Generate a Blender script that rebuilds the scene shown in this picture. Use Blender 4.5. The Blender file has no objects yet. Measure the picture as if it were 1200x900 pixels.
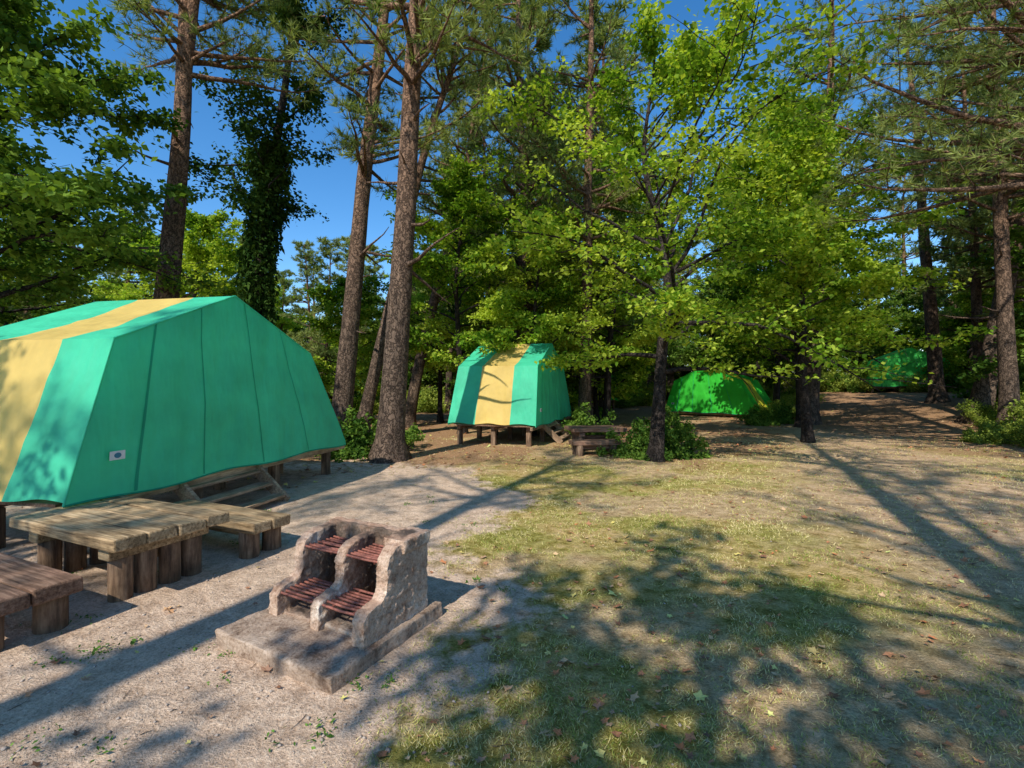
import bpy, math, random
import numpy as np
import bmesh
from mathutils import Vector, Matrix
rnd = random.Random(7)
R = np.random.RandomState(11)
scene = bpy.context.scene
COL = scene.collection

# ------------------------------------------------------------ helpers
def lattice(seed):
    return np.random.RandomState(seed).rand(256, 256)
_L = {}
def vn(x, y, seed=0):
    if seed not in _L: _L[seed] = lattice(seed + 100)
    T = _L[seed]
    x = np.asarray(x, float); y = np.asarray(y, float)
    xi = np.floor(x).astype(int); yi = np.floor(y).astype(int)
    fx = x - xi; fy = y - yi
    fx = fx*fx*(3-2*fx); fy = fy*fy*(3-2*fy)
    a = T[xi & 255, yi & 255]; b = T[(xi+1) & 255, yi & 255]
    c = T[xi & 255, (yi+1) & 255]; d = T[(xi+1) & 255, (yi+1) & 255]
    return (a*(1-fx)+b*fx)*(1-fy) + (c*(1-fx)+d*fx)*fy
def fbm(x, y, seed=0, o=4):
    s = 0; a = .5; t = 0
    for i in range(o):
        s = s + a*vn(np.asarray(x)*2**i, np.asarray(y)*2**i, seed+i); t += a; a *= .5
    return s/t
def sstep(a, b, v):
    t = np.clip((np.asarray(v, float)-a)/(b-a), 0, 1)
    return t*t*(3-2*t)
def height(x, y):
    x = np.asarray(x, float); y = np.asarray(y, float)
    h = 1.25*sstep(0, 1, (0.9*x+0.5*y-18)/20)
    h = h + .35*sstep(12.5, 17.5, x - .1*(y-14))*sstep(6, 12, y)*(1-sstep(18, 25, y))
    h = h + .10*(fbm(x*.25+9, y*.25+3, 3)-.5)*sstep(3, 9, np.hypot(x, y-3))
    h = h + .035*(fbm(x*.9, y*.9, 7)-.5) + .012*(fbm(x*5, y*5, 17)-.5)
    return h
def hz(x, y): return float(height(x, y))

class MB:
    def __init__(s): s.V=[]; s.n=0; s.Q=[]; s.qm=[]; s.T=[]; s.tm=[]; s.qs=[]; s.ts=[]
    def add(s, V, Q=None, T=None, m=0, smooth=True):
        V = np.asarray(V, float).reshape(-1, 3)
        if Q is not None and len(Q):
            Q = np.asarray(Q, int); s.Q.append(Q+s.n); s.qm.append(np.broadcast_to(np.asarray(m), (len(Q),)).copy()); s.qs.append(np.full(len(Q), smooth))
        if T is not None and len(T):
            T = np.asarray(T, int); s.T.append(T+s.n); s.tm.append(np.broadcast_to(np.asarray(m), (len(T),)).copy()); s.ts.append(np.full(len(T), smooth))
        s.V.append(V); s.n += len(V)
    def build(s, name, mats):
        me = bpy.data.meshes.new(name)
        V = np.concatenate(s.V)
        Q = np.concatenate(s.Q) if s.Q else np.zeros((0, 4), int)
        T = np.concatenate(s.T) if s.T else np.zeros((0, 3), int)
        qm = np.concatenate(s.qm) if s.Q else np.zeros(0, int)
        tm = np.concatenate(s.tm) if s.T else np.zeros(0, int)
        qs = np.concatenate(s.qs) if s.Q else np.zeros(0, bool)
        ts = np.concatenate(s.ts) if s.T else np.zeros(0, bool)
        me.vertices.add(len(V)); me.vertices.foreach_set('co', V.ravel())
        me.loops.add(len(Q)*4+len(T)*3)
        me.loops.foreach_set('vertex_index', np.concatenate([Q.ravel(), T.ravel()]).astype(np.int32))
        me.polygons.add(len(Q)+len(T))
        st = np.concatenate([np.arange(len(Q))*4, len(Q)*4+np.arange(len(T))*3]).astype(np.int32)
        me.polygons.foreach_set('loop_start', st)
        me.polygons.foreach_set('material_index', np.concatenate([qm, tm]).astype(np.int32))
        me.polygons.foreach_set('use_smooth', np.concatenate([qs, ts]))
        me.update(calc_edges=True)
        for m in mats: me.materials.append(m)
        return me
def obj(name, me, loc=(0,0,0), rot=0., scale=1., parent=None):
    o = bpy.data.objects.new(name, me); COL.objects.link(o)
    o.location = loc
    o.rotation_euler = rot if isinstance(rot, tuple) else (0, 0, rot)
    o.scale = (scale,)*3 if not isinstance(scale, tuple) else scale
    if parent: o.parent = parent
    return o
def norm(v): return v/np.maximum(np.linalg.norm(v, axis=-1, keepdims=True), 1e-9)
def tube(mb, pts, rads, n=6, m=0, flare=None, rough=0., seed=0):
    P = np.asarray(pts, float); k = len(P); rads = np.asarray(rads, float)
    T = np.gradient(P, axis=0); T = norm(T)
    ref = np.array([1., 0, 0]) if abs(T[0][0]) < .8 else np.array([0, 1., 0])
    A = norm(np.cross(T, ref)); B = np.cross(T, A)
    a = np.linspace(0, 2*np.pi, n, endpoint=False)
    rr = rads[:, None]*np.ones((1, n))
    if flare is not None: rr = rr*(1+flare[:, None]*(.5+.5*np.sin(a*5+seed)*np.cos(a*2+seed*2))[None])
    if rough: 
        rr = rr*(1+rough*(vn(a[None]*n/6.28*.7+seed, np.arange(k)[:, None]*.8, seed % 50)-.5)*2)
    V = P[:, None]+rr[..., None]*(A[:, None]*np.cos(a)[None, :, None]+B[:, None]*np.sin(a)[None, :, None])
    i = np.arange(k-1)[:, None]*n; j = np.arange(n)[None]; j2 = (j+1) % n
    Q = np.stack([i+j, i+j2, i+n+j2, i+n+j], -1).reshape(-1, 4)
    mb.add(V, Q=Q, m=m)

# ------------------------------------------------------------ materials
def newmat(name):
    m = bpy.data.materials.new(name); m.use_nodes = True
    nt = m.node_tree; nt.nodes.clear()
    out = nt.nodes.new('ShaderNodeOutputMaterial')
    return m, nt, out
def N(nt, t, **kw):
    n = nt.nodes.new(t)
    for k, v in kw.items(): setattr(n, k, v)
    return n
def ramp(nt, fac, stops):
    r = nt.nodes.new('ShaderNodeValToRGB'); e = r.color_ramp.elements
    while len(e) < len(stops): e.new(.5)
    for i, (p, c) in enumerate(stops): e[i].position = p; e[i].color = (*c, 1) if len(c) == 3 else c
    nt.links.new(fac, r.inputs[0]); return r
def noise(nt, scale, detail=4, rough=.6, vec=None, coord='Object', sc=None):
    n = N(nt, 'ShaderNodeTexNoise'); n.inputs['Scale'].default_value = scale
    n.inputs['Detail'].default_value = detail; n.inputs['Roughness'].default_value = rough
    if vec is None:
        tc = N(nt, 'ShaderNodeTexCoord'); vec = tc.outputs[coord]
    if sc:
        mp = N(nt, 'ShaderNodeMapping'); mp.inputs['Scale'].default_value = sc
        nt.links.new(vec, mp.inputs[0]); vec = mp.outputs[0]
    nt.links.new(vec, n.inputs['Vector']); return n
def mix(nt, fac, a, b, mode='MIX'):
    m = N(nt, 'ShaderNodeMix', data_type='RGBA', blend_type=mode)
    for s, v in ((m.inputs[0], fac), (m.inputs[6], a), (m.inputs[7], b)):
        if hasattr(v, 'links'): nt.links.new(v, s)
        else: s.default_value = v if isinstance(v, (int, float)) else (*v, 1)
    return m.outputs[2]
def bump(nt, h, strength, dist):
    b = N(nt, 'ShaderNodeBump'); b.inputs['Strength'].default_value = strength; b.inputs['Distance'].default_value = dist
    nt.links.new(h, b.inputs['Height']); return b.outputs[0]
def mth(nt, op, a, b=None, c=None):
    m = N(nt, 'ShaderNodeMath', operation=op)
    for i, v in enumerate((a, b, c)):
        if v is None: continue
        if hasattr(v, 'links'): nt.links.new(v, m.inputs[i])
        else: m.inputs[i].default_value = v
    return m.outputs[0]
def mrange(nt, v, a, b, c=0., d=1.):
    m = N(nt, 'ShaderNodeMapRange'); nt.links.new(v, m.inputs[0])
    for i, q in enumerate((a, b, c, d)): m.inputs[i+1].default_value = q
    return m.outputs[0]

def leafmat(name, dark, mid, light, transl=.4, clump=.5):
    m, nt, out = newmat(name)
    g = N(nt, 'ShaderNodeNewGeometry')
    nz = noise(nt, clump, 1, .5, vec=g.outputs['Position'])
    a = mth(nt, 'MULTIPLY_ADD', nz.outputs[0], 1.4, -.46)
    a = mth(nt, 'MULTIPLY_ADD', g.outputs['Random Per Island'], .6, a)
    oi = N(nt, 'ShaderNodeObjectInfo')
    a = mth(nt, 'MULTIPLY_ADD', oi.outputs['Random'], .25, a)
    r = ramp(nt, a, [(.1, dark), (.5, mid), (.95, light)])
    d = N(nt, 'ShaderNodeBsdfDiffuse'); t = N(nt, 'ShaderNodeBsdfTranslucent')
    nt.links.new(r.outputs[0], d.inputs[0])
    tr = mix(nt, 1., r.outputs[0], (1.4, 1.35, .5), 'MULTIPLY'); nt.links.new(tr, t.inputs[0])
    m1 = N(nt, 'ShaderNodeMixShader'); m1.inputs[0].default_value = transl
    nt.links.new(d.outputs[0], m1.inputs[1]); nt.links.new(t.outputs[0], m1.inputs[2])
    nt.links.new(m1.outputs[0], out.inputs[0]); return m
M_pine = leafmat('pine_needles', (.04, .076, .024), (.14, .20, .06), (.36, .41, .13), .3)
M_broad = leafmat('broad_leaves', (.035, .09, .010), (.165, .31, .026), (.50, .60, .08), .44)
M_dark = leafmat('dark_leaves', (.022, .058, .012), (.065, .145, .024), (.20, .31, .05), .35)
M_ivy = leafmat('ivy_leaves', (.012, .034, .008), (.028, .065, .014), (.07, .125, .025), .2)
M_shrub = leafmat('shrub_leaves', (.06, .10, .02), (.17, .25, .04), (.42, .48, .09), .35)

def barkmat(name, low, high, z0, z1, dark=.4):
    m, nt, out = newmat(name)
    tc = N(nt, 'ShaderNodeTexCoord'); sp = N(nt, 'ShaderNodeSeparateXYZ'); nt.links.new(tc.outputs['Object'], sp.inputs[0])
    base = mix(nt, mrange(nt, sp.outputs[2], z0, z1), low, high)
    n1 = noise(nt, 9, 5, .65, vec=tc.outputs['Object'], sc=(1, 1, .25))
    v = N(nt, 'ShaderNodeTexVoronoi', feature='DISTANCE_TO_EDGE'); v.inputs['Scale'].default_value = 12
    mp = N(nt, 'ShaderNodeMapping'); mp.inputs['Scale'].default_value = (1, 1, .28)
    nd = noise(nt, 6, 3, .6, vec=tc.outputs['Object'])
    av = N(nt, 'ShaderNodeVectorMath', operation='MULTIPLY_ADD'); nt.links.new(nd.outputs[1], av.inputs[0]); av.inputs[1].default_value = (.4, .4, .4)
    nt.links.new(tc.outputs['Object'], av.inputs[2]); nt.links.new(av.outputs[0], mp.inputs[0]); nt.links.new(mp.outputs[0], v.inputs['Vector'])
    cr = ramp(nt, v.outputs['Distance'], [(0, (dark*.6,)*3), (.16, (1, 1, 1))])
    nr = ramp(nt, n1.outputs[0], [(.3, (.45, .45, .45)), (.7, (1.35, 1.3, 1.25))])
    c = mix(nt, 1., base, cr.outputs[0], 'MULTIPLY'); c = mix(nt, 1., c, nr.outputs[0], 'MULTIPLY')
    p = N(nt, 'ShaderNodeBsdfPrincipled'); p.inputs['Roughness'].default_value = .9; p.inputs['Specular IOR Level'].default_value = .2
    nt.links.new(c, p.inputs['Base Color'])
    nt.links.new(bump(nt, mth(nt, 'ADD', cr.outputs[0], n1.outputs[0]), .9, .025), p.inputs['Normal'])
    nt.links.new(p.outputs[0], out.inputs[0]); return m
M_pbark = barkmat('pine_bark', (.17, .12, .088), (.31, .18, .11), 3, 10)
M_bbark = barkmat('dark_bark', (.05, .04, .034), (.065, .05, .04), 2, 8)

def woodmat(name, c1, c2, c3, axis=(.6, 9, 9)):
    m, nt, out = newmat(name)
    tc = N(nt, 'ShaderNodeTexCoord')
    oi = N(nt, 'ShaderNodeObjectInfo')
    av = N(nt, 'ShaderNodeVectorMath', operation='ADD'); nt.links.new(tc.outputs['Object'], av.inputs[0])
    ms = N(nt, 'ShaderNodeVectorMath', operation='SCALE'); ms.inputs[0].default_value = (7, 5, 3); nt.links.new(oi.outputs['Random'], ms.inputs['Scale'])
    nt.links.new(ms.outputs[0], av.inputs[1])
    n1 = noise(nt, 5, 8, .7, vec=av.outputs[0], sc=axis)
    n2 = noise(nt, 3.5, 5, .6, vec=av.outputs[0])
    r = ramp(nt, n1.outputs[0], [(.32, c1), (.5, c2), (.68, c3)])
    r2 = ramp(nt, n2.outputs[0], [(.35, (.45, .43, .40)), (.6, (1.1, 1.1, 1.1))])
    c = mix(nt, .85, r.outputs[0], r2.outputs[0], 'MULTIPLY')
    c = mix(nt, 1., c, ramp(nt, oi.outputs['Random'], [(0, (.78, .78, .78)), (1, (1.12, 1.1, 1.06))]).outputs[0], 'MULTIPLY')
    p = N(nt, 'ShaderNodeBsdfPrincipled'); p.inputs['Roughness'].default_value = .85; p.inputs['Specular IOR Level'].default_value = .25
    nt.links.new(c, p.inputs['Base Color'])
    nt.links.new(bump(nt, n1.outputs[0], .9, .014), p.inputs['Normal'])
    nt.links.new(p.outputs[0], out.inputs[0]); return m
M_wood = woodmat('weathered_wood', (.10, .065, .035), (.42, .29, .16), (.64, .48, .30))
M_log = woodmat('log_wood', (.07, .044, .03), (.22, .14, .09), (.38, .26, .17), (5, 5, .6))
M_wood2 = woodmat('brown_wood', (.08, .04, .028), (.26, .15, .10), (.42, .27, .19))
M_frame = woodmat('frame_timber', (.18, .11, .065), (.45, .30, .19), (.62, .45, .30))

def canvas(name, col, tr=.36):
    m, nt, out = newmat(name)
    tc = N(nt, 'ShaderNodeTexCoord')
    n1 = noise(nt, 1.3, 5, .6, vec=tc.outputs['Object'])
    n2 = noise(nt, 3, 3, .5, vec=tc.outputs['Object'], sc=(1, 1, .35))
    n3 = noise(nt, 400, 2, .5, vec=tc.outputs['Object'])
    r = ramp(nt, n1.outputs[0], [(.3, (.78, .78, .78)), (.7, (1.08, 1.08, 1.08))])
    c = mix(nt, 1., col, r.outputs[0], 'MULTIPLY')
    p = N(nt, 'ShaderNodeBsdfPrincipled'); p.inputs['Roughness'].default_value = .6
    p.inputs['Specular IOR Level'].default_value = .3
    nt.links.new(c, p.inputs['Base Color'])
    b = bump(nt, n2.outputs[0], .7, .10)
    b2 = N(nt, 'ShaderNodeBump'); b2.inputs['Strength'].default_value = .25; b2.inputs['Distance'].default_value = .002
    nt.links.new(n3.outputs[0], b2.inputs['Height']); nt.links.new(b, b2.inputs['Normal'])
    nt.links.new(b2.outputs[0], p.inputs['Normal'])
    t = N(nt, 'ShaderNodeBsdfTranslucent'); nt.links.new(c, t.inputs[0])
    mx = N(nt, 'ShaderNodeMixShader'); mx.inputs[0].default_value = tr
    nt.links.new(p.outputs[0], mx.inputs[1]); nt.links.new(t.outputs[0], mx.inputs[2])
    nt.links.new(mx.outputs[0], out.inputs[0]); return m
M_teal = canvas('teal_canvas', (.085, .74, .43)); M_yel = canvas('yellow_canvas', (.97, .68, .20))
M_seam = canvas('seam_canvas', (.03, .45, .27)); M_grn = canvas('green_canvas', (.06, .74, .06)); M_grn2 = canvas('yellow_green_canvas', (.90, .82, .06))
M_grn3 = canvas('bright_green_canvas', (.12, .92, .15))

def simple(name, col, rough=.7, metal=0, nscale=None, lo=.6, hi=1.2, bd=.004):
    m, nt, out = newmat(name)
    p = N(nt, 'ShaderNodeBsdfPrincipled'); p.inputs['Roughness'].default_value = rough; p.inputs['Metallic'].default_value = metal
    n1 = noise(nt, nscale or 10, 5, .65)
    r = ramp(nt, n1.outputs[0], [(.3, (lo,)*3), (.7, (hi,)*3)])
    nt.links.new(mix(nt, 1., col, r.outputs[0], 'MULTIPLY'), p.inputs['Base Color'])
    nt.links.new(bump(nt, n1.outputs[0], .6, bd), p.inputs['Normal'])
    nt.links.new(p.outputs[0], out.inputs[0]); return m
M_rust = simple('rusty_iron', (.28, .10, .07), .75, .1, 40, .4, 1.5, .002)
M_white = simple('label_white', (.75, .76, .74), .5, 0, 30, .9, 1.05)
M_blue = simple('label_blue', (.03, .2, .3), .5, 0, 30, .9, 1.05)
M_pebble = simple('pebble_stone', (.42, .34, .28), .8, 0, 25, .5, 1.3)

def concrete(name, slab=False):
    m, nt, out = newmat(name)
    tc = N(nt, 'ShaderNodeTexCoord'); g = N(nt, 'ShaderNodeNewGeometry')
    n1 = noise(nt, 4, 8, .72, vec=tc.outputs['Object']); n2 = noise(nt, 60, 4, .7, vec=tc.outputs['Object']); n3 = noise(nt, 8, 5, .7, vec=tc.outputs['Object'])
    if slab: r = ramp(nt, n1.outputs[0], [(.28, (.20, .135, .10)), (.45, (.36, .26, .19)), (.58, (.49, .37, .28)), (.72, (.62, .50, .40))])
    else: r = ramp(nt, n1.outputs[0], [(.28, (.32, .18, .12)), (.43, (.50, .33, .235)), (.56, (.60, .44, .33)), (.68, (.80, .69, .58))])
    s = ramp(nt, n2.outputs[0], [(.32, (.60, .55, .50)), (.55, (1.05, 1.05, 1.05))])
    c = mix(nt, 1., r.outputs[0], s.outputs[0], 'MULTIPLY')
    if not slab:
        sx = N(nt, 'ShaderNodeSeparateXYZ'); nt.links.new(g.outputs['Normal'], sx.inputs[0])
        so = N(nt, 'ShaderNodeSeparateXYZ'); nt.links.new(tc.outputs['Object'], so.inputs[0])
        top = mth(nt, 'MULTIPLY', mth(nt, 'MULTIPLY', mrange(nt, sx.outputs[2], .6, .95), mrange(nt, so.outputs[2], .14, .2)), .6)
        c = mix(nt, top, c, (.38, .225, .15))
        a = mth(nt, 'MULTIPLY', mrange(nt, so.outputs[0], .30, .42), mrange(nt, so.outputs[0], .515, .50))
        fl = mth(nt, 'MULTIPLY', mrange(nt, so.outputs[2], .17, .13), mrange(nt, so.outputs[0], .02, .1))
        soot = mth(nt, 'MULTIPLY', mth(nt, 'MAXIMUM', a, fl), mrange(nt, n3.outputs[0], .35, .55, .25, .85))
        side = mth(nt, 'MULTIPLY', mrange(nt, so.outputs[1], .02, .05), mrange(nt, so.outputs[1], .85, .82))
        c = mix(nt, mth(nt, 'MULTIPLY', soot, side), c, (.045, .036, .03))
    st = ramp(nt, n3.outputs[0], [(.36, (.5, .44, .40)), (.47, (1, 1, 1))])
    c = mix(nt, .65, c, st.outputs[0], 'MULTIPLY')
    p = N(nt, 'ShaderNodeBsdfPrincipled'); p.inputs['Roughness'].default_value = .9; p.inputs['Specular IOR Level'].default_value = .2
    nt.links.new(c, p.inputs['Base Color'])
    nt.links.new(bump(nt, mth(nt, 'ADD', n1.outputs[0], n2.outputs[0]), .8, .014), p.inputs['Normal'])
    nt.links.new(p.outputs[0], out.inputs[0]); return m
M_conc = concrete('stained_concrete'); M_slab = concrete('slab_concrete', True)

# ------------------------------------------------------------ ground
def masks(x, y):
    w = fbm(x*.6+4, y*.6, 21)-.5; w2 = fbm(x*2.3, y*2.3+9, 31)-.5
    bx = np.interp(y, [-3, 2, 3.9, 6, 8, 10, 12], [-.9, -.25, .05, -.05, -.6, -1.5, -2.5])
    sand = 1-sstep(-.5, .6, x-bx+w*2.0+w2*1.2)
    sand = sand*(1-sstep(7.5, 12.0, y+w*3))
    px = np.interp(y, [-4, 3.9, 6, 10, 18, 26, 34], [4.6, 5.2, 5.6, 7.6, 12.0, 17.2, 23.5])
    path = 1-sstep(.7, 2.9+.05*np.abs(y), np.abs(x-px+w*2.4)+w2*1.8)
    path = np.maximum(path, .75*sstep(.50, .64, fbm(x*.8+30, y*.8, 45)))
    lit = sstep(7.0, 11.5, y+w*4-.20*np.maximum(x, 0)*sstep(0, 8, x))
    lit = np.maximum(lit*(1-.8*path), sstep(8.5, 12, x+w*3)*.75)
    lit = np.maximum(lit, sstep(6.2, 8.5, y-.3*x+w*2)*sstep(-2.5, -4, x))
    return sand, path, lit
n = 600
t = np.linspace(-1, 1, n)
gx = 7*t+420*np.sign(t)*np.abs(t)**4.2; gy = 5+7*t+420*np.sign(t)*np.abs(t)**4.2
X, Y = np.meshgrid(gx, gy, indexing='ij')
Z = height(X, Y)
mb = MB(); idx = np.arange(n*n).reshape(n, n)
mb.add(np.stack([X, Y, Z], -1), Q=np.stack([idx[:-1, :-1], idx[1:, :-1], idx[1:, 1:], idx[:-1, 1:]], -1).reshape(-1, 4))
def groundmat():
    m, nt, out = newmat('campsite_ground')
    at = N(nt, 'ShaderNodeAttribute', attribute_name='mask'); sp = N(nt, 'ShaderNodeSeparateColor'); nt.links.new(at.outputs['Color'], sp.inputs[0])
    tc = N(nt, 'ShaderNodeTexCoord'); o = tc.outputs['Object']
    nf = noise(nt, 60, 5, .75, vec=o); nm = noise(nt, 7, 5, .7, vec=o); nl = noise(nt, 1.1, 4, .6, vec=o)
    sand = ramp(nt, nf.outputs[0], [(.28, (.38, .25, .165)), (.5, (.76, .565, .42)), (.7, (.92, .75, .59))])
    sd2 = ramp(nt, nm.outputs[0], [(.3, (.62, .57, .53)), (.6, (1.05, 1.03, 1.0))])
    sc = mix(nt, 1., sand.outputs[0], sd2.outputs[0], 'MULTIPLY')
    gr = ramp(nt, nm.outputs[0], [(.28, (.17, .14, .035)), (.42, (.36, .28, .09)), (.56, (.56, .43, .19)), (.75, (.74, .56, .31))])
    g2 = ramp(nt, nf.outputs[0], [(.3, (.48, .48, .43)), (.62, (1.2, 1.2, 1.15))])
    gc = mix(nt, 1., gr.outputs[0], g2.outputs[0], 'MULTIPLY')
    g3 = ramp(nt, nl.outputs[0], [(.4, (.74, .84, .60)), (.62, (1.15, 1.05, 1.1))])
    gc = mix(nt, 1., gc, g3.outputs[0], 'MULTIPLY')
    pt = ramp(nt, nm.outputs[0], [(.3, (.38, .235, .13)), (.55, (.66, .455, .29)), (.75, (.82, .61, .43))])
    pc = mix(nt, 1., pt.outputs[0], g2.outputs[0], 'MULTIPLY')
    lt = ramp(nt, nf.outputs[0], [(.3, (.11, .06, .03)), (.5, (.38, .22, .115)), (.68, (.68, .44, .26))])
    c = mix(nt, sp.outputs[1], gc, pc)
    def rag(s, k):
        a = mth(nt, 'MULTIPLY_ADD', nm.outputs[0], k, s)
        return mrange(nt, a, .3+k*.5, .7+k*.5)
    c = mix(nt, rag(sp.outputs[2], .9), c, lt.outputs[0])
    c = mix(nt, rag(sp.outputs[0], 1.5), c, sc)
    p = N(nt, 'ShaderNodeBsdfDiffuse')
    nt.links.new(c, p.inputs['Color'])
    a = mth(nt, 'MULTIPLY_ADD', nm.outputs[0], 2.5, nf.outputs[0])
    nt.links.new(bump(nt, a, 1., .02), p.inputs['Normal'])
    nt.links.new(p.outputs[0], out.inputs[0]); return m
gm = mb.build('ground', [groundmat()])
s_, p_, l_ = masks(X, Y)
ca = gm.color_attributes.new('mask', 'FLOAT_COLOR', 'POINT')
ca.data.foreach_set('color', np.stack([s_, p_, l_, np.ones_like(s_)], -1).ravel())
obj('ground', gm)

# ------------------------------------------------------------ foliage primitives
def leaves(mb, P, size, m, upb=1.1, rs=None, wid=.72, droop=.15):
    rs = rs or R; k = len(P)
    nrm = norm(np.array([0, 0, upb])+rs.normal(0, .75, (k, 3)))
    d = norm(np.cross(nrm, rs.normal(0, 1, (k, 3)))); s = np.cross(nrm, d)
    L = size*rs.uniform(.65, 1.35, (k, 1))
    a = P; b = P+d*L*.45+s*L*wid*.5; c = P+d*L-np.array([0, 0, 1])*L*droop; e = P+d*L*.45-s*L*wid*.5
    V = np.stack([a, b, c, e], 1)
    mb.add(V, Q=np.arange(k*4).reshape(k, 4), m=m, smooth=False)
def needles(mb, P, D, nn, length, width, m, rs, spread=.75):
    k = len(P)
    P2 = np.repeat(P, nn, 0); D2 = np.repeat(D, nn, 0)
    d = norm(D2+rs.normal(0, spread, (k*nn, 3))+np.array([0, 0, .15]))
    s = norm(np.cross(d, rs.normal(0, 1, (k*nn, 3))))
    L = length*rs.uniform(.6, 1.2, (k*nn, 1))
    V = np.stack([P2-s*width*.5, P2+s*width*.5, P2+d*L], 1)
    mb.add(V, T=np.arange(k*nn*3).reshape(-1, 3), m=m, smooth=False)
def bpath(start, az, el, L, k, rs, curve=.1, wob=.08):
    p = np.array(start, float); out = [p.copy()]
    for i in range(k):
        az += rs.normal(0, wob*1.6); el += curve/k+rs.normal(0, wob)
        d = np.array([math.cos(az)*math.cos(el), math.sin(az)*math.cos(el), math.sin(el)])
        p = p+d*L/k; out.append(p.copy())
    return np.array(out)
def trunk_pts(H, lean, rs, k=22, wob=.12):
    t = np.linspace(0, 1, k); ph = rs.rand(4)*6
    x = lean[0]*t+wob*np.sin(t*5+ph[0])*t+wob*.4*np.sin(t*13+ph[1])*t
    y = lean[1]*t+wob*np.sin(t*4.3+ph[2])*t+wob*.4*np.sin(t*11+ph[3])*t
    return np.stack([x, y, t*H-.15*(1-t)], -1)
def pine(seed, H=17, r0=.25, lean=(0, 0), cs=.45, bl=3., nb=60, nn=18, nl=.2, nw=.014, sub=9, wob=.12, azb=None, dead=6, top=.5):
    rs = np.random.RandomState(seed); mb = MB()
    tp = trunk_pts(H, lean, rs, 30, wob); t = np.linspace(0, 1, 30)
    rad = r0*(1-.86*t**1.15)
    fl = .55*np.exp(-t*H/.45)
    tube(mb, tp, rad*(1+.45*np.exp(-t*H/.35)), 16, 0, flare=fl, rough=.06, seed=seed)
    TP = []; TD = []
    for i in range(nb+dead):
        isdead = i >= nb
        f = rs.uniform(0, 1)**.85
        h = cs+(1-cs)*f if not isdead else cs*rs.uniform(.45, 1)
        p0 = np.array([np.interp(h, t, tp[:, j]) for j in range(3)])
        az = rs.uniform(0, 6.28)
        if azb is not None and rs.rand() < .6: az = azb+rs.normal(0, .6)
        L = bl*(1-f*(1-top*.6))*rs.uniform(.55, 1.15)*(.45+.55*min(1, f*4+.5))
        el = rs.normal(.02+.5*f, .18)
        if isdead: L = rs.uniform(.4, 1.8); el = rs.normal(-.05, .2)
        bp = bpath(p0, az, el, L, 6, rs, .25, .09)
        r = np.interp(h, t, rad)
        tube(mb, bp, np.linspace(min(r*.5, .035+.012*L), .008, 7), 5, 0)
        if isdead: continue
        nsub = int(sub*max(.5, L/bl))
        for j in range(nsub):
            u = .25+.75*(j+rs.rand())/nsub
            q0 = np.array([np.interp(u*6, range(7), bp[:, c]) for c in range(3)])
            side = 1 if j % 2 else -1
            sp = bpath(q0, az+side*rs.uniform(.4, 1.1), el*.5+rs.normal(.15, .15), L*rs.uniform(.2, .42)*(1.25-u*.6), 3, rs, .3, .12)
            tube(mb, sp, [.012, .009, .007, .005], 3, 0)
            for c in range(1, 4):
                TP.append(sp[c]); TD.append(sp[c]-sp[c-1])
            for _ in range(2):
                b = sp[rs.randint(1, 4)]; dd = norm(rs.normal(0, 1, 3)*np.array([1, 1, .4])+np.array([0, 0, .35]))
                TP.append(b+dd*.16); TD.append(dd)
        TP.append(bp[-1]); TD.append(bp[-1]-bp[-2])
    TP = np.array(TP); TD = norm(np.array(TD))
    needles(mb, TP, TD, nn, nl, nw, 1, rs)
    return mb.build('pine_mesh', [M_pbark, M_pine])
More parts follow.
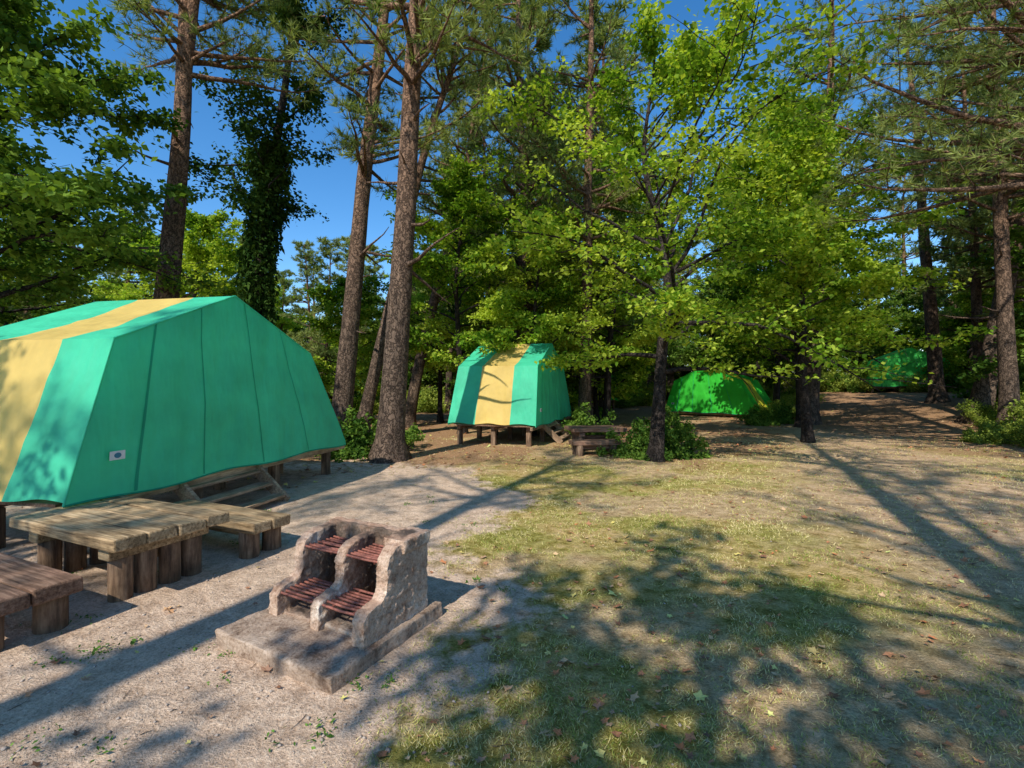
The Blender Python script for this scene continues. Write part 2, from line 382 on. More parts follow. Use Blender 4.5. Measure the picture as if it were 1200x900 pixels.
def broad(seed, H=9, r0=.17, lean=(0, 0), cs=.25, bl=3.8, nb=34, nleaf=45000, ls=.1, wob=.2, leafm=None, bark=None, layer=.5, sub=9, azb=None, upel=.3, clear=0.):
    rs = np.random.RandomState(seed); mb = MB()
    tp = trunk_pts(H*.93, lean, rs, 22, wob); t = np.linspace(0, 1, 22)
    rad = r0*(1-.88*t)
    tube(mb, tp, rad*(1+.4*np.exp(-t*H/.3)), 12, 0, flare=.5*np.exp(-t*H/.4), rough=.08, seed=seed)
    S = []; E = []
    for i in range(nb):
        f = (i+rs.rand())/nb; h = cs+(1-cs)*f*.98
        p0 = np.array([np.interp(h, t, tp[:, j]) for j in range(3)])
        az = i*2.4+rs.normal(0, .4)
        if azb is not None and rs.rand() < .5: az = azb+rs.normal(0, .7)
        L = bl*(math.sin(math.pi*min(1, .25+f*.72))**.7)*rs.uniform(.65, 1.15)
        el = rs.normal(upel+.55*f, .2)
        bp = bpath(p0, az, el, L, 7, rs, -.35 if f < .6 else 0, .13)
        tube(mb, bp, np.linspace(max(.014, np.interp(h, t, rad)*.5), .007, 8), 5, 0)
        for j in range(sub):
            u = .2+.8*(j+rs.rand())/sub
            q0 = np.array([np.interp(u*7, range(8), bp[:, c]) for c in range(3)])
            side = 1 if j % 2 else -1
            sp = bpath(q0, az+side*rs.uniform(.3, 1.2), el*.4+rs.normal(0, .22), L*rs.uniform(.2, .45)*(1.2-u*.5), 4, rs, -.2, .15)
            tube(mb, sp, np.linspace(.012, .004, 5), 3, 0)
            for c in range(4):
                S.append(sp[c]); E.append(sp[c+1])
                if c > 0:
                    a2 = az+rs.uniform(-1.6, 1.6); l2 = rs.uniform(.2, .5)
                    e2 = sp[c]+np.array([math.cos(a2)*l2, math.sin(a2)*l2, rs.normal(-.02, .08)])
                    S.append(sp[c]); E.append(e2)
    S = np.array(S); E = np.array(E)
    w = rs.rand(len(S))**2+.04
    if clear: w = w*sstep(clear-.3, clear+.3, S[:, 2])
    w /= w.sum()
    ii = rs.choice(len(S), nleaf, p=w)
    u = rs.rand(nleaf, 1)
    P = S[ii]*(1-u)+E[ii]*u+rs.normal(0, 1, (nleaf, 3))*np.array([.11, .11, .11*layer])
    leaves(mb, P, ls, 1, rs=rs)
    return mb.build('broadleaf_mesh', [bark or M_bbark, leafm or M_broad])
def bushmesh(seed, r=.9, h=1.0, nleaf=9000, ls=.06, mat=None):
    rs = np.random.RandomState(seed); mb = MB(); S = []; E = []
    for i in range(26):
        bp = bpath((rs.normal(0, r*.15), rs.normal(0, r*.15), -.05), rs.uniform(0, 6.28), rs.uniform(.25, 1.4), rs.uniform(.6, 1.15)*max(r, h), 5, rs, -.4, .2)
        bp[:, 2] *= h/max(r, h); tube(mb, bp, np.linspace(.014, .004, 6), 4, 0)
        for j in range(5):
            q = bp[rs.randint(1, 6)]; a2 = rs.uniform(0, 6.28); l2 = rs.uniform(.1, .35)*r
            S.append(q); E.append(q+np.array([math.cos(a2)*l2, math.sin(a2)*l2, rs.uniform(-.05, .2)]))
    S = np.array(S); E = np.array(E); ii = rs.randint(0, len(S), nleaf); u = rs.rand(nleaf, 1)
    P = S[ii]*(1-u)+E[ii]*u+rs.normal(0, .06, (nleaf, 3)); P[:, 2] = np.abs(P[:, 2])
    leaves(mb, P, ls, 1, rs=rs, upb=.7)
    return mb.build('shrub_mesh', [M_bbark, mat or M_shrub])

def place(name, me, x, y, rot=0., s=1., parent=None, dz=-.05):
    return obj(name, me, (x, y, hz(x, y)+dz), rot, s, parent)

# ---- hero pines
place('pine_tree', pine(1, 18, .27, (1.2, .2), .44, 3.5, 72, azb=-.5, nn=20, nw=.022, nl=.23), -2.58, 9.95)
place('pine_tree', pine(2, 19, .27, (1.9, .5), .38, 3.3, 70, nn=18, nw=.024, nl=.24), -4.75, 13.0)
place('pine_tree', pine(3, 16, .20, (3.6, 1.0), .5, 2.8, 46, wob=.3, nw=.024, nl=.24), -4.6, 14.3)
place('pine_tree', pine(4, 19, .26, (.8, .4), .46, 3.0, 56, azb=2.8, nw=.02, nl=.23), -8.15, 11.0)
place('pine_tree', pine(5, 18, .23, (2.1, .2), .44, 3.0, 56, nw=.02, nl=.23), -8.7, 11.2)
place('pine_tree', pine(6, 17, .22, (3.4, 1.0), .42, 3.0, 56, wob=.35, nw=.026, nl=.25), -4.0, 18.0)
place('pine_tree', pine(7, 18, .30, (3.6, .5), .30, 3.6, 66, wob=.3, nw=.024, nl=.24), 15.6, 16.0)
place('pine_tree', pine(8, 18, .28, (-1.0, .5), .6, 2.4, 34, nw=.026, nl=.25), 18.9, 21.2)
place('pine_tree', pine(9, 17, .27, (-.8, -.5), .27, 5.4, 105, azb=2.9, sub=12, nn=20, nl=.20, nw=.016), 10.9, 8.3)
def ivytree(seed):
    rs = np.random.RandomState(seed); mb = MB(); H = 15
    tp = trunk_pts(H, (2.3, .3), rs, 24, .2); t = np.linspace(0, 1, 24)
    tube(mb, tp, .26*(1-.8*t), 10, 0)
    k = 15000; h = rs.rand(k)**.9*.62
    c = np.stack([np.interp(h, t, tp[:, j]) for j in range(3)], -1)
    a = rs.uniform(0, 6.28, k)
    rr = (.25+.55*fbm(a*1.3, h*14, 41)**1.3*1.5)*rs.uniform(.55, 1.1, k)*(1.15-.8*h)
    P = c+np.stack([np.cos(a)*rr, np.sin(a)*rr, rs.normal(0, .1, k)], -1)
    leaves(mb, P, .13, 1, rs=rs, upb=.2, droop=.5)
    S = []; E = []
    for i in range(30):
        f = rs.rand(); hh = .45+.5*f; p0 = np.array([np.interp(hh, t, tp[:, j]) for j in range(3)])
        bp = bpath(p0, rs.uniform(0, 6.28), rs.normal(.3, .3), 2.6*(1.1-f*.6), 5, rs, .1, .15)
        tube(mb, bp, np.linspace(.04, .008, 6), 4, 0)
        for q in bp[1:]:
            for _ in range(4):
                S.append(q); E.append(q+rs.normal(0, .35, 3)*np.array([1, 1, .5]))
    S = np.array(S); E = np.array(E); ii = rs.randint(0, len(S), 12000); u = rs.rand(12000, 1)
    leaves(mb, S[ii]*(1-u)+E[ii]*u+rs.normal(0, .1, (12000, 3)), .13, 1, rs=rs)
    return mb.build('ivy_tree_mesh', [M_bbark, M_ivy])
place('ivy_covered_tree', ivytree(5), -8.9, 15.2)
# ---- broadleaf heroes
place('maple_tree', broad(21, 9.5, .15, (.3, .3), .22, 4.2, 34, 26000, .10, wob=.35, azb=.1, clear=1.9), 2.98, 9.95, 0)
me_oak = broad(22, 9, .2, (.4, .2), .3, 3.6, 36, 38000, .12, leafm=M_dark)
place('oak_tree', me_oak, -9.6, 8.2, .4)
me_m1 = broad(23, 8, .13, (.5, -.2), .28, 3.2, 34, 28000, .11, clear=2.6)
me_m2 = broad(24, 10, .16, (-.4, .3), .22, 3.6, 36, 32000, .125, clear=2.5)
me_m3 = broad(25, 6, .1, (.4, .3), .08, 2.6, 30, 20000, .12)
me_d2 = broad(26, 9, .15, (-.4, .3), .14, 3.6, 34, 26000, .135, leafm=M_dark)
for x, y, me, r, s in [(.6, 14.8, me_m1, 1.1, .9), (-1.6, 15.5, me_m2, 2., .85), (8.2, 13.2, me_m1, 3.3, 1.05), 
                       (3.4, 17.4, me_m2, 4., .95), (12.2, 22, me_m2, 5.1, 1.), (-7.0, 19, me_m3, .3, 1.), (-3, 20, me_m1, 2.6, .9),
                       (3.6, 20, me_m3, 1.6, 1.1), (-11.5, 17, me_m2, 3.7, .8), (10.6, 17.4, me_m2, .9, 1.2), (-13, 12.5, me_d2, 2., .9)]:
    place('maple_tree', me, x, y, r, s)
for x, y, r, s in [(17.8, 13.5, 1., .95), (13.8, 27, 2.4, 1.05), (4.6, 24.5, .6, .9), (12.0, 29.5, 3, .9), (-.5, 24, 1, 1.), (1.8, 21, 5, .8)]:
    place('oak_tree', me_d2, x, y, r, s)

# ---- forest mass
pA = pine(31, 17, .22, (.6, .4), .30, 3.0, 62, 9, .32, .06, 8)
pB = pine(32, 18, .24, (-.8, .5), .36, 3.3, 62, 9, .32, .06, 8)
pC = pine(33, 15, .20, (.3, -.6), .20, 2.8, 66, 9, .32, .06, 8)
pB2 = pine(35, 19, .24, (-.8, .5), .36, 3.6, 78, 16, .25, .028, 9)
for x, y, me, r, s in [(.9, 17.3, pB2, .4, 1.), (3.2, 20.2, pC, 1.4, 1.15), (11.6, 18.6, pB2, 3.0, 1.05), (14.8, 14.2, pB2, 5., .95), (.2, 20, pC, 2., 1.2), (23.2, 18.6, pC, 4., 1.2), (16.9, 12.4, pB2, .6, .9), (2.4, 15.8, pB2, 2.2, .9)]:
    place('pine_tree', me, x, y, r, s)
forest = bpy.data.objects.new('distant_forest', None); COL.objects.link(forest)
rs = np.random.RandomState(77)
def add_f(x, y, me, s): obj('forest_tree', me, (x, y, hz(x, y)-.1), rs.uniform(0, 6.28), s*rs.uniform(.88, 1.12), forest)
for row, (d0, d1, nn_) in enumerate([(24, 30, 24), (31, 42, 32), (42, 62, 28), (62, 90, 16)]):
    for i in range(nn_):
        a = math.radians(-56+112*(i+rs.rand())/nn_); d = rs.uniform(d0, d1)
        x = math.sin(a)*d; y = math.cos(a)*d
        ratio = x/max(y, 1)
        if y < 33 and (.62 < ratio < .95) : continue
        if row == 0 and .26 < ratio < .54 and y < 28: continue
        if row == 0 and ratio < -.1 and rs.rand() < .45: continue
        s = 1.0
        if ratio < -.15: s = .62 if row < 2 else .8
        me = [pA, pB, pC, pA, pC][rs.randint(5)]
        add_f(x, y, me, s)
        if row < 2 and rs.rand() < .6:
            add_f(x+rs.uniform(-2, 2), y+rs.uniform(-2, 2)+2, [me_m1, me_m2, me_m3, me_d2][rs.randint(4)], .95)
for i in range(60):
    a = math.radians(-55+110*(i+rs.rand()*.6)/60); d = rs.uniform(38, 44)
    add_f(math.sin(a)*d, math.cos(a)*d, [me_d2, me_m3, me_m3][rs.randint(3)], .9)
for i in range(30):
    a = math.radians(-54+108*(i+rs.rand()*.5)/30); d = rs.uniform(46, 50)
    add_f(math.sin(a)*d, math.cos(a)*d, me_m3, 1.25)

# ---- trees behind / beside the photographer
me_bk = broad(41, 10, .2, (.3, .2), .5, 2.9, 22, 6000, .14)
pD = pine(42, 18, .24, (.5, .5), .55, 3.2, 34, 12, .22, .020, 8, dead=14)
pE = pine(43, 15, .20, (.9, -.3), .5, 2.8, 28, 11, .22, .020, 8, dead=14)
for x, y, me, r, s in [(-2.6, -5.2, me_bk, .4, 1.), (-9.5, -6.5, pE, 1.2, 1.), (-5.2, -3.6, pD, 2.7, 1.05), (-1.2, -6.5, pD, 4., 1.), (2.6, -3.6, pE, .3, .95),
                       (-8.4, -1.4, me_bk, 2., .85), (4.2, -9.0, pD, 3., 1.05), (-13.5, -4, pD, 5., 1.), (7.2, -3.4, pD, 2.2, .95), (-4.2, -12, pE, 1., 1.1), (.6, -12.5, pE, 2.5, 1.1), (6.6, -.4, pE, 2.0, .8),
                       (.9, -2.6, pD, 1.1, 1.1), (10.5, -1.5, pD, .2, 1.)]:
    place('oak_tree' if me is me_bk else 'pine_tree', me, x, y, r, s)

# ---- shrubs
sh1 = bushmesh(51); sh2 = bushmesh(52, 1.2, .8, 12000, .05); sh3 = bushmesh(53, .7, 1.1, 8000, .09, M_dark)
for x, y, me, r, s in [(14.4, 13.4, sh1, 0, 1.15), (15.6, 13.6, sh2, 1, 1.3), (15.6, 15.2, sh2, 2, 1.), (17.5, 15, sh1, 3, 1.4), (18.8, 17.6, sh3, 3, 1.3), (13.4, 12.2, sh2, 4, .9), (14.8, 12.2, sh3, 1, 1.1), (12.9, 12.9, sh1, 2, .7),
                       (2.75, 10.5, sh3, 0, .7), (3.6, 10.5, sh3, 1, .7), (-3.6, 10.7, sh3, 2, .9), (-3.0, 11.4, sh3, 5, .8), (11.6, 21, sh1, 2, 1.), (9.4, 18.4, sh3, 2, .7),
                       (2.2, 14.2, sh3, 3, .9), (4.6, 14.2, sh3, 1, .8), (-9.5, 13, sh3, 1, 1.4), (-6.6, 13.2, sh3, 2, 1.2), (11.0, 19.4, sh3, 1, .8), (-12, 10, sh3, 1, 1.4), (12.6, 22.5, sh2, 1, 1.1), (11.4, 23.5, sh3, 1, 1.)]:
    place('shrub', me, x, y, r, s)
rs = np.random.RandomState(99)
for i in range(48):
    a = math.radians(-46+92*(i+rs.rand())/48); d = rs.uniform(26, 33)
    if .27 < math.tan(a) < .50 or .60 < math.tan(a) < .95: d = rs.uniform(36, 40)
    place('shrub', [sh3, sh1, sh2][rs.randint(3)], math.sin(a)*d, math.cos(a)*d, rs.rand()*6, rs.uniform(1.3, 2.2), forest)

# ------------------------------------------------------------ tents
def empty(name, loc, rot):
    e = bpy.data.objects.new(name, None); COL.objects.link(e); e.location = loc; e.rotation_euler = (0, 0, rot); return e
def bx(name, parent, size, loc, mat, bevel=.008, rot=(0, 0, 0), jit=0.):
    sx, sy, sz = [q/2 for q in size]
    V = [(a*sx+rnd.uniform(-jit, jit), b*sy+rnd.uniform(-jit, jit), c*sz+rnd.uniform(-jit, jit)) for a in (-1, 1) for b in (-1, 1) for c in (-1, 1)]
    F = [(0, 1, 3, 2), (4, 6, 7, 5), (0, 4, 5, 1), (2, 3, 7, 6), (0, 2, 6, 4), (1, 5, 7, 3)]
    me = bpy.data.meshes.new(name); me.from_pydata(V, [], F); me.materials.append(mat)
    o = obj(name, me, loc, rot, 1., parent)
    b = o.modifiers.new('b', 'BEVEL'); b.width = bevel; b.segments = 2
    return o
def log(name, parent, r, z0, z1, x, y, mat):
    mb = MB(); seed = rnd.randint(0, 40)
    zz = [z0, z0+.01, (z0+z1)/2, z1-.012, z1]; rr = [r*1.02, r*1.02, r, r, r*.9]
    tube(mb, [(0, 0, z) for z in zz], rr, 18, 0, rough=.03, seed=seed)
    mb.add([(0, 0, z1)]+[(math.cos(a)*r*.9, math.sin(a)*r*.9, z1) for a in np.linspace(0, 2*math.pi, 18, endpoint=False)], T=[(0, i+1, (i+1) % 18+1) for i in range(18)])
    return obj(name, mb.build(name, [mat]), (x, y, 0), rnd.uniform(0, 6), 1., parent)
PR = [(0, .56), (.5, 2.04), (2.05, 2.73), (3.66, 2.08), (4.6, .56)]
def tent(loc, rot, main, stripe, seam, stairs=True, Lr=2.2, det=True, seed=0, band=(.62, 1.5), dz=0.):
    par = empty('platform_tent', (loc[0], loc[1], hz(loc[0], loc[1])+dz), rot)
    mb = MB(); NU = 60; NV = 34
    segs = [(0, 1, .08), (1, 2, .03), (2, 3, .03), (3, 4, .08)]
    for i, j, bl in segs:
        a, b = PR[i], PR[j]
        yy = np.linspace(0, 1, NU+1); vv = np.linspace(0, 1, NV+1)
        U, Vv = np.meshgrid(yy, vv, indexing='ij')
        x = a[0]+(b[0]-a[0])*Vv; z = a[1]+(b[1]-a[1])*Vv
        low = 1-Vv if i == 0 else (Vv if i == 3 else 0*Vv)
        yl = U*Lr+(U-.5)*.16*low
        nx, nz = -(b[1]-a[1]), (b[0]-a[0]); ln = math.hypot(nx, nz); nx /= ln; nz /= ln
        if i >= 2 and nz < 0: nx, nz = -nx, -nz
        if i == 3: nx, nz = abs(nx), abs(nz)
        edge = np.sin(np.pi*U)**.5*np.sin(np.pi*np.clip(Vv, 0, 1))**.6
        if i in (0, 3): edge = np.sin(np.pi*np.clip(U, .001, .999))**.5*np.where(low > .5, 1, np.sin(np.pi*np.clip(Vv, 0, 1))**.6)
        dsp = edge*((fbm(U*5+seed, Vv*3+i*7, 60+i)-.5)*.08+(fbm(U*16+seed, Vv*4+i*3, 66)-.5)*.03) - (edge*.04 if i in (1, 2) else 0)
        x = x+nx*dsp; z = z+nz*dsp+low**8*.02*np.sin(U*17+seed)
        ids = np.arange((NU+1)*(NV+1)).reshape(NU+1, NV+1)
        Q = np.stack([ids[:-1, :-1], ids[1:, :-1], ids[1:, 1:], ids[:-1, 1:]], -1).reshape(-1, 4)
        uc = ((U[:-1, :-1]+U[1:, 1:])/2*Lr).ravel()
        mb.add(np.stack([x, yl, z], -1), Q=Q, m=np.where((uc > band[0]) & (uc < band[1]), 1, 0))
    def gable(s, k, y0, sgn):
        xb = 4.6*s; xt = .5+3.16*s; zt = np.interp(xt, [p[0] for p in PR], [p[1] for p in PR])
        x = xb+(xt-xb)*k; z = .56+(zt-.56)*k
        ed = np.sin(np.pi*np.clip(s, 0, 1))**.5*(1-k**6)
        y = y0+sgn*(.08*(1-k)+ed*((fbm(s*5+seed, k*2.5, 71)-.5)*.07+(fbm(s*22+seed, k*5+s*6, 72)-.5)*.03))
        return x, y, z+(1-k)**10*.02*np.sin(s*17+1+seed)-.05*(1-k)**10
    sarr = np.concatenate([np.linspace(0, .4905, 40), np.linspace(.4905, 1, 40)[1:]]); karr = np.linspace(0, 1, 36)
    for y0, sg in ((0, -1), (Lr, 1)):
        S, K = np.meshgrid(sarr, karr, indexing='ij')
        x, y, z = gable(S, K, y0, sg)
        ids = np.arange(S.size).reshape(S.shape)
        mb.add(np.stack([x, y, z], -1), Q=np.stack([ids[:-1, :-1], ids[1:, :-1], ids[1:, 1:], ids[:-1, 1:]], -1).reshape(-1, 4), m=0)
    if det:
        for s0, w in [(.14, .008), (.325, .004), (.54, .004), (.76, .004)]:
            K = np.linspace(0.01, 1, 40); ws = w
            A = np.stack(gable(np.full(40, s0-ws/2), K, 0, -1), -1); B = np.stack(gable(np.full(40, s0+ws/2), K, 0, -1), -1)
            A[:, 1] -= .006; B[:, 1] -= .006; i = np.arange(39)
            mb.add(np.concatenate([A, B]), Q=np.stack([i, i+1, i+41, i+40], -1), m=2)
        Sx = np.linspace(0, 1, 80)
        x, y, z = gable(Sx, np.zeros(80), 0, -1); tube(mb, np.stack([x, y, z], -1), np.full(80, .010), 6, 2)
        x, y, z = gable(Sx, np.ones(80), 0, -1); tube(mb, np.stack([x, y, z], -1), np.full(80, .012), 6, 0)
        x, y, z = gable(np.zeros(30), np.linspace(0, 1, 30), 0, -1); tube(mb, np.stack([x, y, z], -1), np.full(30, .010), 6, 0)
        x, y, z = gable(np.ones(30), np.linspace(0, 1, 30), 0, -1); tube(mb, np.stack([x, y, z], -1), np.full(30, .010), 6, 0)
    obj('canvas_cover', mb.build('canvas_cover', [main, stripe, seam]), parent=par)
    if det:
        px, py, pz = gable(np.array([.082]), np.array([.22]), 0, -1)
        bx('maker_label', par, (.15, .004, .085), (float(px[0]), float(py[0])-.03, float(pz[0])), M_white, .001, (0.03, 0, 0))
        mbl = MB(); c = [(.035*math.cos(a), -.0035, .026*math.sin(a)) for a in np.linspace(0, 2*math.pi, 20, endpoint=False)]
        mbl.add([(0, -.0035, 0)]+c, T=[(0, i+1, (i+1) % 20+1) for i in range(20)])
        obj('label_emblem', mbl.build('label_emblem', [M_blue]), (float(px[0]), float(py[0])-.031, float(pz[0])), (0.03, 0, 0), 1., par)
    for k in range(14):
        bx('deck_board', par, (.31, Lr-.14, .035), (.2+k*.323, Lr/2, .515), M_wood2, .004)
    for yv in (.16, Lr/2, Lr-.16):
        bx('joist', par, (4.3, .09, .10), (2.3, yv, .445), M_wood2, .006)
        for xv in (.25, 1.6, 3.0, 4.35):
            bx('post', par, (.12, .12, .55), (xv, yv, .12), M_log, .01)
    if stairs:
        for xv in (1.25, 2.45):
            bx('stair_stringer', par, (.05, .80, .15), (xv, -.16, .27), M_frame, .006, (math.radians(43), 0, 0))
        for k, (yv, zv) in enumerate([(.02, .40), (-.17, .24), (-.36, .09)]):
            bx('stair_tread', par, (1.14, .20, .035), (1.85, yv, zv), M_frame, .005)
        bx('landing_beam', par, (4.7, .07, .09), (2.35, .03, .46), M_frame, .006)
    return par
tent((-3.97, 4.16), math.radians(79), M_teal, M_yel, M_seam, seed=0)
tent((.50, 11.7), math.radians(72), M_teal, M_yel, M_seam, seed=5)
tent((7.9, 24.6), math.radians(-48), M_grn, M_grn2, M_seam, stairs=False, seed=9, band=(.5, 1.3), dz=-.3)
tent((6.4, 29.0), math.radians(100), M_grn, M_grn2, M_seam, stairs=False, det=False, seed=11)
tent((21.0, 28.2), math.radians(-22), M_grn3, M_grn2, M_seam, stairs=False, seed=13, band=(.9, 1.3), dz=-.1)

# ------------------------------------------------------------ picnic tables and benches
def table(loc, rot, L=1.5, W=.86, Hh=.5, th=.09, mat=M_wood):
    p = empty('picnic_table', (loc[0], loc[1], hz(*loc)), rot)
    w = W/4
    for k in range(4):
        bx('top_plank', p, (L+rnd.uniform(-.03, .03), w-.009, th), (0, -W/2+w*(k+.5), Hh-th/2+rnd.uniform(-.004, .004)), mat, .013, (0, 0, 0), .005)
    for sx in (-1, 1):
        bx('cross_beam', p, (.14, W*.86, .10), (sx*L*.33, 0, Hh-th-.052), mat, .01)
        for yy in (-.26, -.09, .09, .26):
            log('leg_log', p, .075, -.1, Hh-th-.10, sx*L*.33, yy, M_log)
    bx('stretcher', p, (L*.60, .1, .1), (0, 0, Hh-th-.16), mat, .01)
def bench(loc, rot, L=1.5, W=.4, Hh=.33, th=.10, mat=M_wood):
    p = empty('wooden_bench', (loc[0], loc[1], hz(*loc)), rot)
    for k in range(2):
        bx('seat_plank', p, (L+rnd.uniform(-.03, .03), W/2-.006, th), (0, (-.25+.5*k)*W, Hh-th/2), mat, .014, (0, 0, 0), .005)
    for sx in (-1, 1):
        for k, yy in enumerate((-.30*W, .30*W)):
            log('leg_log', p, .085, -.1, Hh-th+.004, sx*(L/2-.16), yy, M_log)
    bx('stretcher', p, (L*.62, .09, .09), (0, 0, Hh-th-.05), mat, .01)
TR = math.radians(-23.6)
table((-3.27, 4.0), TR)
bench((-2.93, 4.78), TR)
bench((-3.62, 3.22), TR, W=.52, mat=M_wood2)
table((2.0, 11.5), .15, L=1.3, Hh=.55, mat=M_wood2)
bench((1.85, 10.7), .15, L=1.1, mat=M_wood2)

# ------------------------------------------------------------ concrete barbecue
G = empty('concrete_barbecue_grill', (-.83, 2.74, hz(-.8, 2.9)), math.radians(62.9))
prof = [(0, 0), (0, .15), (.03, .19), (.09, .205), (.15, .21), (.19, .245), (.20, .31), (.195, .38), (.22, .45), (.28, .49), (.36, .50), (.56, .51), (.56, 0)]
verts = []; faces = []
def addv(V, F):
    o = len(verts); verts.extend(V); faces.extend([tuple(i+o for i in f) for f in F])
for v0, v1, sc, dx in ((0, .09, 1.03, -.03), (.395, .47, .95, .0), (.775, .86, .97, .0)):
    k = len(prof)
    pf = [(a+(dx if a < .5 else 0), b) for a, b in prof]
    V = [(a, v0, .075+b*sc) for a, b in pf]+[(a, v1, .075+b*sc) for a, b in pf]
    addv(V, [tuple(range(k)), tuple(reversed(range(k, 2*k)))]+[(i, i+k, (i+1) % k+k, (i+1) % k) for i in range(k)])
def boxv(x0, x1, y0, y1, z0, z1):
    addv([(x, y, z) for x in (x0, x1) for y in (y0, y1) for z in (z0, z1)], [(0, 1, 3, 2), (4, 6, 7, 5), (0, 4, 5, 1), (2, 3, 7, 6), (0, 2, 6, 4), (1, 5, 7, 3)])
boxv(.49, .575, .01, .85, .05, .585)
boxv(.05, .5, .02, .84, .05, .10)
boxv(.30, .565, -.02, .15, .52, .605)
me = bpy.data.meshes.new('grill_body'); me.from_pydata(verts, [], faces); me.materials.append(M_conc)
bm = bmesh.new(); bm.from_mesh(me); bmesh.ops.recalc_face_normals(bm, faces=bm.faces); bm.to_mesh(me); bm.free()
body = obj('grill_body', me, parent=G)
rm = body.modifiers.new('r', 'REMESH'); rm.mode = 'VOXEL'; rm.voxel_size = .007; rm.use_smooth_shade = True
tx = bpy.data.textures.new('rough', 'CLOUDS'); tx.noise_scale = .045; tx.noise_depth = 5
dm = body.modifiers.new('d', 'DISPLACE'); dm.texture = tx; dm.strength = .026; dm.mid_level = .5
slab = bx('base_slab', G, (.96, 1.0, .16), (.17, .44, .0), M_slab, .006, (0, 0, 0), .02)
ss = slab.modifiers.new('r', 'REMESH'); ss.mode = 'VOXEL'; ss.voxel_size = .009; ss.use_smooth_shade = True
tx2 = bpy.data.textures.new('rough2', 'CLOUDS'); tx2.noise_scale = .10; tx2.noise_depth = 5
dm = slab.modifiers.new('d', 'DISPLACE'); dm.texture = tx2; dm.strength = .02
def bar(x, z, y0, y1, r=.008):
    mb = MB(); tube(mb, [(x, y0, z), (x+rnd.uniform(-.004, .004), (y0+y1)/2, z-.005), (x, y1, z)], [r]*3, 8)
    obj('grate_bar', mb.build('grate_bar', [M_rust]), (0, 0, 0), 0, 1, G)
for y0, y1 in ((.07, .41), (.45, .79)):
    for i in range(8): bar(.03+i*.036, .235+rnd.uniform(-.004, .004), y0, y1)
    for i in range(8): bar(.225+i*.034, .475+rnd.uniform(-.004, .004), y0, y1)
    for yy in (y0+.08, y1-.08):
        for x0, x1, z in ((.02, .29, .226), (.215, .47, .466)):
            mb = MB(); tube(mb, [(x0, yy, z), ((x0+x1)/2, yy, z), (x1, yy, z)], [.006]*3, 6)
            obj('grate_rail', mb.build('grate_rail', [M_rust]), (0, 0, 0), 0, 1, G)

# ------------------------------------------------------------ grass, weeds, fallen leaves, pebbles
def grassmat(name, stops):
    m, nt, out = newmat(name)
    g = N(nt, 'ShaderNodeNewGeometry'); nz = noise(nt, .9, 2, .6, vec=g.outputs['Position'])
    b = mth(nt, 'MULTIPLY_ADD', nz.outputs[0], 1.2, -.4)
    a = mth(nt, 'MULTIPLY_ADD', g.outputs['Random Per Island'], .6, b)
    r = ramp(nt, a, stops)
    d = N(nt, 'ShaderNodeBsdfDiffuse')
    nt.links.new(r.outputs[0], d.inputs[0]); nt.links.new(d.outputs[0], out.inputs[0]); return m
M_grass = grassmat('short_grass', [(.1, (.14, .20, .03)), (.35, (.33, .35, .08)), (.55, (.58, .49, .19)), (.9, (.76, .64, .36))])
def blades(P, L, W, mat, name, rs, lean=.6):
    k = len(P); d = norm(np.array([0, 0, 1.])+rs.normal(0, lean, (k, 3))*np.array([1, 1, .2]))
    s = norm(np.cross(d, rs.normal(0, 1, (k, 3))))
    L = L[:, None]; W = W[:, None]
    mb = MB(); mb.add(np.stack([P-s*W/2, P+s*W/2, P+d*L], 1), T=np.arange(k*3).reshape(-1, 3), smooth=False)
    return obj(name, mb.build(name, [mat]))
rs = np.random.RandomState(5)
k = 420000
yy = 1.2+13*rs.rand(k)**1.9; xx = (rs.uniform(-.45, 1.2, k))*(yy+.3)
s_, p_, l_ = masks(xx, yy)
dens = (1-s_)*(1-.8*p_)*(1-.9*l_)*sstep(.40, .66, fbm(xx*1.7, yy*1.7, 80)*.65+.35*vn(xx*9, yy*9, 83)+.02)
kp = rs.rand(k) < dens*.9+.02*(1-s_)
xx = xx[kp]; yy = yy[kp]; P = np.stack([xx, yy, height(xx, yy)-.002], -1)
blades(P, rs.uniform(.010, .034, len(P))*(1+yy*.05), .0028+.0009*yy, M_grass, 'grass', rs, .9)
M_weed = grassmat('weed_green', [(.1, (.04, .10, .015)), (.9, (.16, .28, .05))])
mbw = MB()
for i in range(130):
    y = rs.uniform(1.6, 7); x = rs.uniform(-1.05, .1)*y
    if masks(x, y)[0] < .5: continue
    if i > 70 and (x > -2.4 or y > 5): continue
    k = rs.randint(8, 40); r = rs.uniform(.02, .07)
    P = np.stack([x+rs.normal(0, r, k), y+rs.normal(0, r, k), np.zeros(k)], -1); P[:, 2] = height(P[:, 0], P[:, 1])+rs.uniform(.003, .02, k)
    leaves(mbw, P, rs.uniform(.018, .03), 0, rs=rs, upb=1.2, wid=.5)
obj('weeds', mbw.build('weeds', [M_weed]))
m, nt, out = newmat('fallen_leaf'); g = N(nt, 'ShaderNodeNewGeometry')
r = ramp(nt, g.outputs['Random Per Island'], [(0, (.18, .08, .04)), (.25, (.40, .18, .08)), (.45, (.55, .18, .06)), (.6, (.62, .42, .22)), (.8, (.28, .15, .09)), (.93, (.72, .58, .16)), (1, (.5, .55, .18))])
p = N(nt, 'ShaderNodeBsdfPrincipled'); p.inputs['Roughness'].default_value = .7; nt.links.new(r.outputs[0], p.inputs['Base Color']); nt.links.new(p.outputs[0], out.inputs[0]); M_fall = m
mbf = MB()
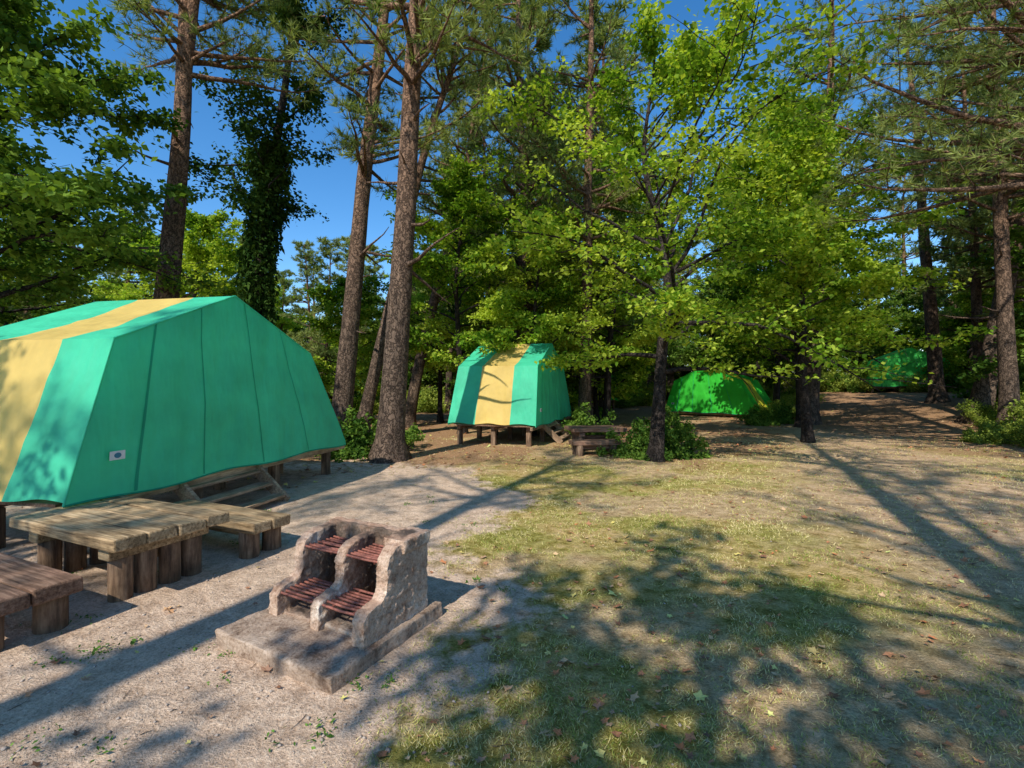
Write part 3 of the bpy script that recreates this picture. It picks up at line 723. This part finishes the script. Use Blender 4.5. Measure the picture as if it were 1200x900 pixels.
def fall(x, y, size):
    lob = 10; a0 = rs.uniform(0, 6.28); V = [(0, 0, 0)]
    tilt = rs.normal(0, .25, 2)
    for q in range(lob):
        a = a0+q*2*math.pi/lob; rr = size*((.5 if q % 2 == 0 else .27)+rs.uniform(-.05, .05))
        px, py = math.cos(a)*rr, math.sin(a)*rr*.8
        V.append((px, py, px*tilt[0]+py*tilt[1]+rr*rs.uniform(-.1, .45)))
    V = np.array(V)+np.array([x, y, hz(x, y)+.012])
    mbf.add(V, T=[(0, q+1, (q+1) % lob+1) for q in range(lob)], smooth=False)
for i in range(2600):
    y = 1.5+11*rs.rand()**1.5; x = rs.uniform(-1.1, 1.2)*y
    if masks(x, y)[0] > .5 and rs.rand() < .88: continue
    fall(x, y, rs.choice([.03, .045, .06, .08], p=[.42, .3, .18, .10]))
for i in range(2800):
    y = rs.uniform(7, 24); x = rs.uniform(-.7, 1.15)*y
    if masks(x, y)[2] < .4: continue
    fall(x, y, rs.uniform(.06, .13))
obj('fallen_leaves', mbf.build('fallen_leaves', [M_fall]))
mbp = MB(); oc = np.array([(1, 0, 0), (0, 1, 0), (-1, 0, 0), (0, -1, 0), (0, 0, .6), (0, 0, -.6)], float); ot = [(0, 1, 4), (1, 2, 4), (2, 3, 4), (3, 0, 4), (1, 0, 5), (2, 1, 5), (3, 2, 5), (0, 3, 5)]
for i in range(3500):
    y = 1.5+7*rs.rand()**1.7; x = rs.uniform(-1.1, .6)*y
    if masks(x, y)[0] < .4 and rs.rand() < .75: continue
    s = .003+.011*rs.rand()**4; a = rs.rand()*3
    V = oc*np.array([s*rs.uniform(.7, 1.5), s, s])*rs.uniform(.8, 1.2, (6, 1)); c, d = math.cos(a), math.sin(a)
    V = np.stack([V[:, 0]*c-V[:, 1]*d, V[:, 0]*d+V[:, 1]*c, V[:, 2]], -1)+np.array([x, y, hz(x, y)+s*.3])
    mbp.add(V, T=ot)
obj('pebbles', mbp.build('pebbles', [M_pebble]))
mbt = MB()
for i in range(220):
    y = 1.5+10*rs.rand()**1.5; x = rs.uniform(-1.1, 1.2)*y; a = rs.rand()*6.28; L = rs.uniform(.02, .11)
    pts = [(x+math.cos(a)*L*q+rs.normal(0, .004), y+math.sin(a)*L*q+rs.normal(0, .004)) for q in (0, .33, .66, 1)]
    tube(mbt, [(px, py, hz(px, py)+.005) for px, py in pts], [.002, .0019, .0016, .001], 4)
obj('twigs', mbt.build('twigs', [M_pbark]))

# ------------------------------------------------------------ light, sky, camera
sd = Vector((.40, .80, -.90)).normalized()
sun = bpy.data.lights.new('sun', 'SUN'); sun.energy = 5.0; sun.angle = math.radians(.5); sun.color = (1, .95, .85)
so = bpy.data.objects.new('sun', sun); COL.objects.link(so); so.rotation_euler = sd.to_track_quat('-Z', 'Y').to_euler()
w = bpy.data.worlds.new('World'); scene.world = w; w.use_nodes = True
nt = w.node_tree; bg = nt.nodes['Background']
sk = nt.nodes.new('ShaderNodeTexSky'); sk.sky_type = 'NISHITA'; sk.sun_disc = False
sk.sun_elevation = math.asin(-sd.z); sk.sun_rotation = math.atan2(-sd.x, -sd.y) % (2*math.pi)
sk.air_density = .95; sk.dust_density = .15; sk.ozone_density = 2.2
hs = nt.nodes.new('ShaderNodeHueSaturation'); hs.inputs['Saturation'].default_value = 1.32; hs.inputs['Value'].default_value = 1.4
nt.links.new(sk.outputs[0], hs.inputs['Color']); nt.links.new(hs.outputs[0], bg.inputs[0]); bg.inputs[1].default_value = .15
cam = bpy.data.cameras.new('camera'); cam.sensor_width = 36; cam.lens = 16.8; cam.clip_end = 2000; cam.clip_start = .05
co = bpy.data.objects.new('camera', cam); COL.objects.link(co); co.location = (0, 0, 1.6+hz(0, 0)); co.rotation_euler = (math.radians(90), 0, 0)
scene.camera = co
scene.view_settings.view_transform = 'Standard'; scene.view_settings.look = 'None'; scene.view_settings.exposure = 0
print('TRIS', sum(len(m.polygons) for m in bpy.data.meshes))
